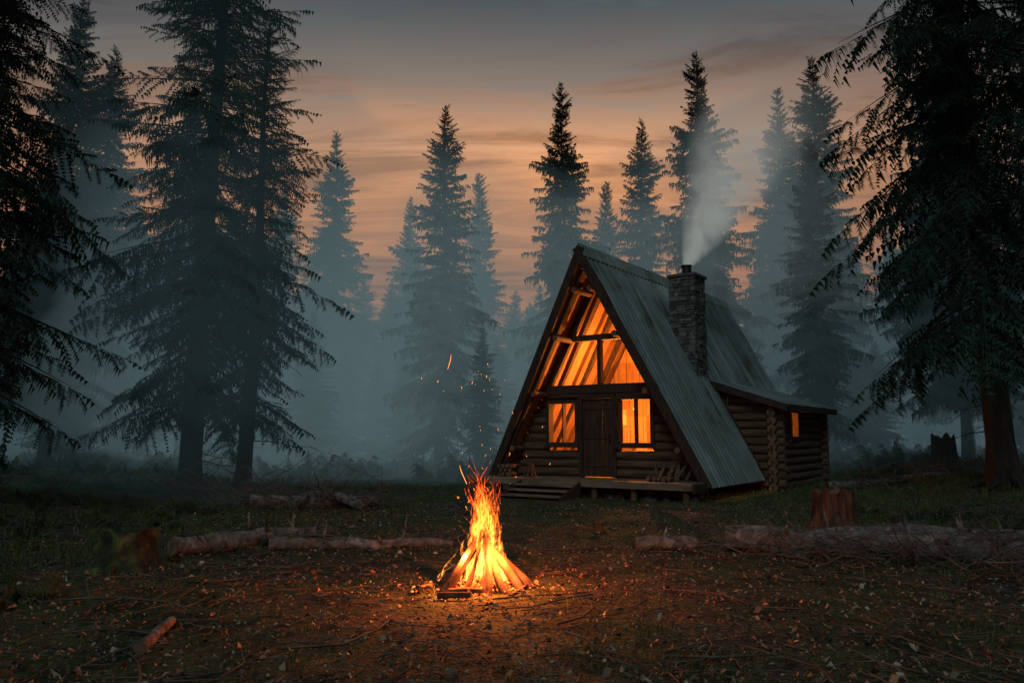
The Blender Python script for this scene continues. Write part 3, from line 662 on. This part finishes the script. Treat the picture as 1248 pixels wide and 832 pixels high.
def stump(name,x,y,r,h,m,mt,jag=.1,roots=7):
    e=Geo(); seg=36; rings=9; z0=H(x,y)-.08; V=[]; ph=random.random()*9
    for j in range(rings+1):
        t=j/rings; zz=z0+(h+.08)*t
        for k in range(seg):
            a=2*math.pi*k/seg; lob=.5+.5*math.sin(a*5+ph)
            fl=(1-t)**3*(.45+.6*lob); rr=r*(.86+fl+.14*noise.noise(Vector((math.cos(a)*3+ph,math.sin(a)*3,t*2)))+.05*noise.noise(Vector((math.cos(a)*9+ph,math.sin(a)*9,t))))
            zj=jag*h*max(0,noise.noise(Vector((math.cos(a)*2.2+ph,math.sin(a)*2.2,4)))*1.6+.3) if j==rings else 0
            V.append((x+math.cos(a)*rr,y+math.sin(a)*rr,zz+zj))
    F=[(j*seg+k,j*seg+(k+1)%seg,(j+1)*seg+(k+1)%seg,(j+1)*seg+k) for j in range(rings) for k in range(seg)]
    e.add(V,F,0,True)
    top=V[-seg:]; inn=[(x+(p[0]-x)*.8,y+(p[1]-y)*.8,z0+h+.02+.3*(p[2]-z0-h)) for p in top]; c=[(x,y,z0+h+.0)]
    e.add(top+inn,[(k,(k+1)%seg,seg+(k+1)%seg,seg+k) for k in range(seg)],1); e.add(inn+c,[(k,(k+1)%seg,seg) for k in range(seg)],1)
    for k in range(roots):
        a=k*6.28/roots+random.uniform(-.3,.3); l=r*random.uniform(1.4,1.9)
        e.tube([(x+math.cos(a)*r*.6,y+math.sin(a)*r*.6,z0+h*.28),(x+math.cos(a)*r*1.1,y+math.sin(a)*r*1.1,z0+.12),(x+math.cos(a)*l,y+math.sin(a)*l,z0+.02)],[r*.3,r*.2,r*.05],8,0,None,.2)
    e.build(name,[m,mt])
stump('mossy_stump',-4.6,9.75,.35,.44,M_moss,M_moss,.08)
stump('tree_stump',5.15,12.95,.36,.70,M_stump,M_end,.16)
stump('tree_stump',12.9,24,.36,1.1,M_bark,M_stump,.15)
stump('small_stump',1.42,13.3,.09,.15,M_stump,M_end,.2,3)
def rock(name,x,y,s,m):
    g=Geo(); V=[];n=18;mm=12; ph=random.random()*20
    for j in range(mm+1):
        for i in range(n):
            a=2*math.pi*i/n; b=math.pi*j/mm; d=Vector((math.cos(a)*math.sin(b),math.sin(a)*math.sin(b),math.cos(b))); r=1+.5*noise.noise(d*1.6+Vector((ph,0,0)))+.2*noise.noise(d*4+Vector((ph,0,0))); V.append((x+d.x*s*r*1.3,y+d.y*s*r,H(x,y)+d.z*s*r*.5))
    g.add(V,[(j*n+i,(j+1)*n+i,(j+1)*n+(i+1)%n,j*n+(i+1)%n) for j in range(mm) for i in range(n)],0,True); g.build(name,[m])
for (x,y,s) in ((-3.3,10.1,.13),(4.9,9.6,.15),(10.6,21.5,.3),(.75,11.2,.05),(2.4,13.1,.07),(-1.9,13.5,.06)): rock('mossy_rock',x,y,s,M_moss)
def brush(name,x,y,rx,ry,n,hm,ls=1):
    g=Geo()
    for k in range(n):
        a=random.random()*6.28; l=random.uniform(.4,1.3)*ls; b=Vector((x+random.gauss(0,rx),y+random.gauss(0,ry),0)); b.z=H(b.x,b.y)+random.random()*hm*.5; d=Vector((math.cos(a),math.sin(a),random.uniform(.0,.7))); q=[]
        for j in range(6):
            t=j/5; v=b+d*l*t+Vector((random.uniform(-.04,.04),random.uniform(-.04,.04),-.5*l*t*t*random.random())); v.z=max(v.z,H(v.x,v.y)+.01); q.append(v)
        r=random.uniform(.004,.013); g.tube(q,[r,r*.9,r*.75,r*.6,r*.45,r*.2],5,0)
        for j in (2,3,4):
            v=q[j]+Vector((random.uniform(-.3,.3),random.uniform(-.3,.3),random.uniform(-.05,.25)))*l*.5; g.tube([q[j],v],[r*.5,r*.2],4,0)
    g.build(name,[M_twig])
brush('brush_pile',4.4,10.5,.7,.3,120,.4); brush('brush_pile',6.0,9.3,.9,.5,150,.5); brush('brush_pile',-4.6,17.6,1.2,.5,120,.9,1.2); brush('brush_pile',9.0,15,1.2,1.2,90,.5,1.3); brush('brush_pile',-7.2,12.5,1.2,1.6,70,.4)
brush('brush_pile',11,23,1.6,1,120,1.0,1.5); brush('brush_pile',-6.5,19.5,1.2,.6,80,1.0,1.6)
# ---------------------------------------------------------------- mist: uniform volumes, nested banks
def vol_mat(name,col,d):
    m=bpy.data.materials.new(name); m.use_nodes=True; nt=m.node_tree; nt.nodes.clear(); L=nt.links
    ab=N(nt,'ShaderNodeVolumeAbsorption'); ab.inputs[0].default_value=(0,0,0,1); ab.inputs['Density'].default_value=d
    e=N(nt,'ShaderNodeEmission'); e.inputs[0].default_value=(*col,1); e.inputs[1].default_value=d  # emission stands in for ambient light scattered inside the mist
    ad=N(nt,'ShaderNodeAddShader'); L.new(ab.outputs[0],ad.inputs[0]); L.new(e.outputs[0],ad.inputs[1]); o=N(nt,'ShaderNodeOutputMaterial'); L.new(ad.outputs[0],o.inputs['Volume']); return m
MIST=empty('mist')
for (y0,z1,d) in ((27.5,6,.032),(30,13,.014)):
    g=Geo(); g.box(-100,100,y0,120+y0*.1,-1,z1); g.build('mist_layer',[vol_mat('mist_layer',(.056,.092,.102),d)],MIST)
def bank(c,r,d,col,seed,scs=(1,.6)):
    for sc in scs:
        g=Geo(); V=[];n=32;mm=18
        for j in range(mm+1):
            for i in range(n):
                a=2*math.pi*i/n; b=math.pi*(j+.001)/(mm+.002); q=Vector((math.cos(a)*math.sin(b),math.sin(a)*math.sin(b),math.cos(b))); k=sc*(1+.42*noise.noise(q*1.5+Vector((seed,sc*3,0))))
                V.append((c[0]+q.x*r[0]*k,c[1]+q.y*r[1]*k,c[2]+q.z*r[2]*k))
        g.add(V,[(j*n+i,(j+1)*n+i,(j+1)*n+(i+1)%n,j*n+(i+1)%n) for j in range(mm) for i in range(n)],0,True)
        g.build('mist_bank',[vol_mat('mist_bank',col,d*.6)],MIST)
bank((-7.0,30,6),(10,6.5,9),.066,(.112,.168,.180),1)
bank((0,38,7),(11,7,8.0),.056,(.112,.160,.166),4)
bank((13,39,9),(12,8,9),.046,(.076,.115,.125),9)
bank((-7.8,18.6,5.5),(5.5,2.6,7),.052,(.050,.086,.098),14)
bank((10.2,32,10),(6,3.5,5),.052,(.130,.160,.165),20)
bank((15,24.5,6),(5,3.0,6),.045,(.045,.075,.083),30,(1,))
# chimney smoke
base=Matrix.Translation((2.1,21.35,0))@Matrix.Rotation(TH,4,'Z')@Vector((cxx,cyy,ztop-.03))
g=Geo(); LN=6.6; g.tube([(0,0,LN*i/10) for i in range(11)],[.14+2.5*(i/10)**.85 for i in range(11)],20)
sm=bpy.data.materials.new('smoke'); sm.use_nodes=True; nt=sm.node_tree; nt.nodes.clear(); L=nt.links
tc=N(nt,'ShaderNodeTexCoord'); s=N(nt,'ShaderNodeSeparateXYZ'); L.new(tc.outputs['Object'],s.inputs[0]); zn=math_n(nt,'DIVIDE',s.outputs[2],LN,True)
no=N(nt,'ShaderNodeTexNoise'); no.inputs['Scale'].default_value=1.1; no.inputs['Detail'].default_value=4; no.inputs['Distortion'].default_value=1.0; L.new(tc.outputs['Object'],no.inputs[0])
rr=math_n(nt,'SQRT',math_n(nt,'ADD',math_n(nt,'POWER',s.outputs[0],2),math_n(nt,'POWER',s.outputs[1],2)))
Rz_=math_n(nt,'ADD',math_n(nt,'MULTIPLY',math_n(nt,'POWER',zn,.85),2.4),.13)
rf=math_n(nt,'SUBTRACT',1,math_n(nt,'DIVIDE',rr,Rz_),True)
nf=N(nt,'ShaderNodeMapRange'); nf.inputs['From Min'].default_value=.38; nf.inputs['From Max'].default_value=.65; L.new(no.outputs[0],nf.inputs[0])
fz=math_n(nt,'SUBTRACT',1,zn,True)
dd=math_n(nt,'MULTIPLY',math_n(nt,'MULTIPLY',rf,math_n(nt,'ADD',nf.outputs[0],.18)),math_n(nt,'MULTIPLY',fz,math_n(nt,'DIVIDE',1.0,Rz_)))
dd=math_n(nt,'MULTIPLY',dd,4.4)
ab=N(nt,'ShaderNodeVolumeAbsorption'); ab.inputs[0].default_value=(0,0,0,1); L.new(dd,ab.inputs['Density']); e=N(nt,'ShaderNodeEmission'); e.inputs[0].default_value=(.25,.265,.25,1); L.new(dd,e.inputs[1])  # smoke is self-lit: grey emission replaces the sky light it would scatter
ad=N(nt,'ShaderNodeAddShader'); L.new(ab.outputs[0],ad.inputs[0]); L.new(e.outputs[0],ad.inputs[1]); o=N(nt,'ShaderNodeOutputMaterial'); L.new(ad.outputs[0],o.inputs['Volume'])
so=g.build('chimney_smoke',[sm]); so.location=base; so.rotation_euler=Vector((.50,.15,1)).to_track_quat('Z','Y').to_euler()
print('tris',sum(len(m.polygons) for m in bpy.data.meshes))
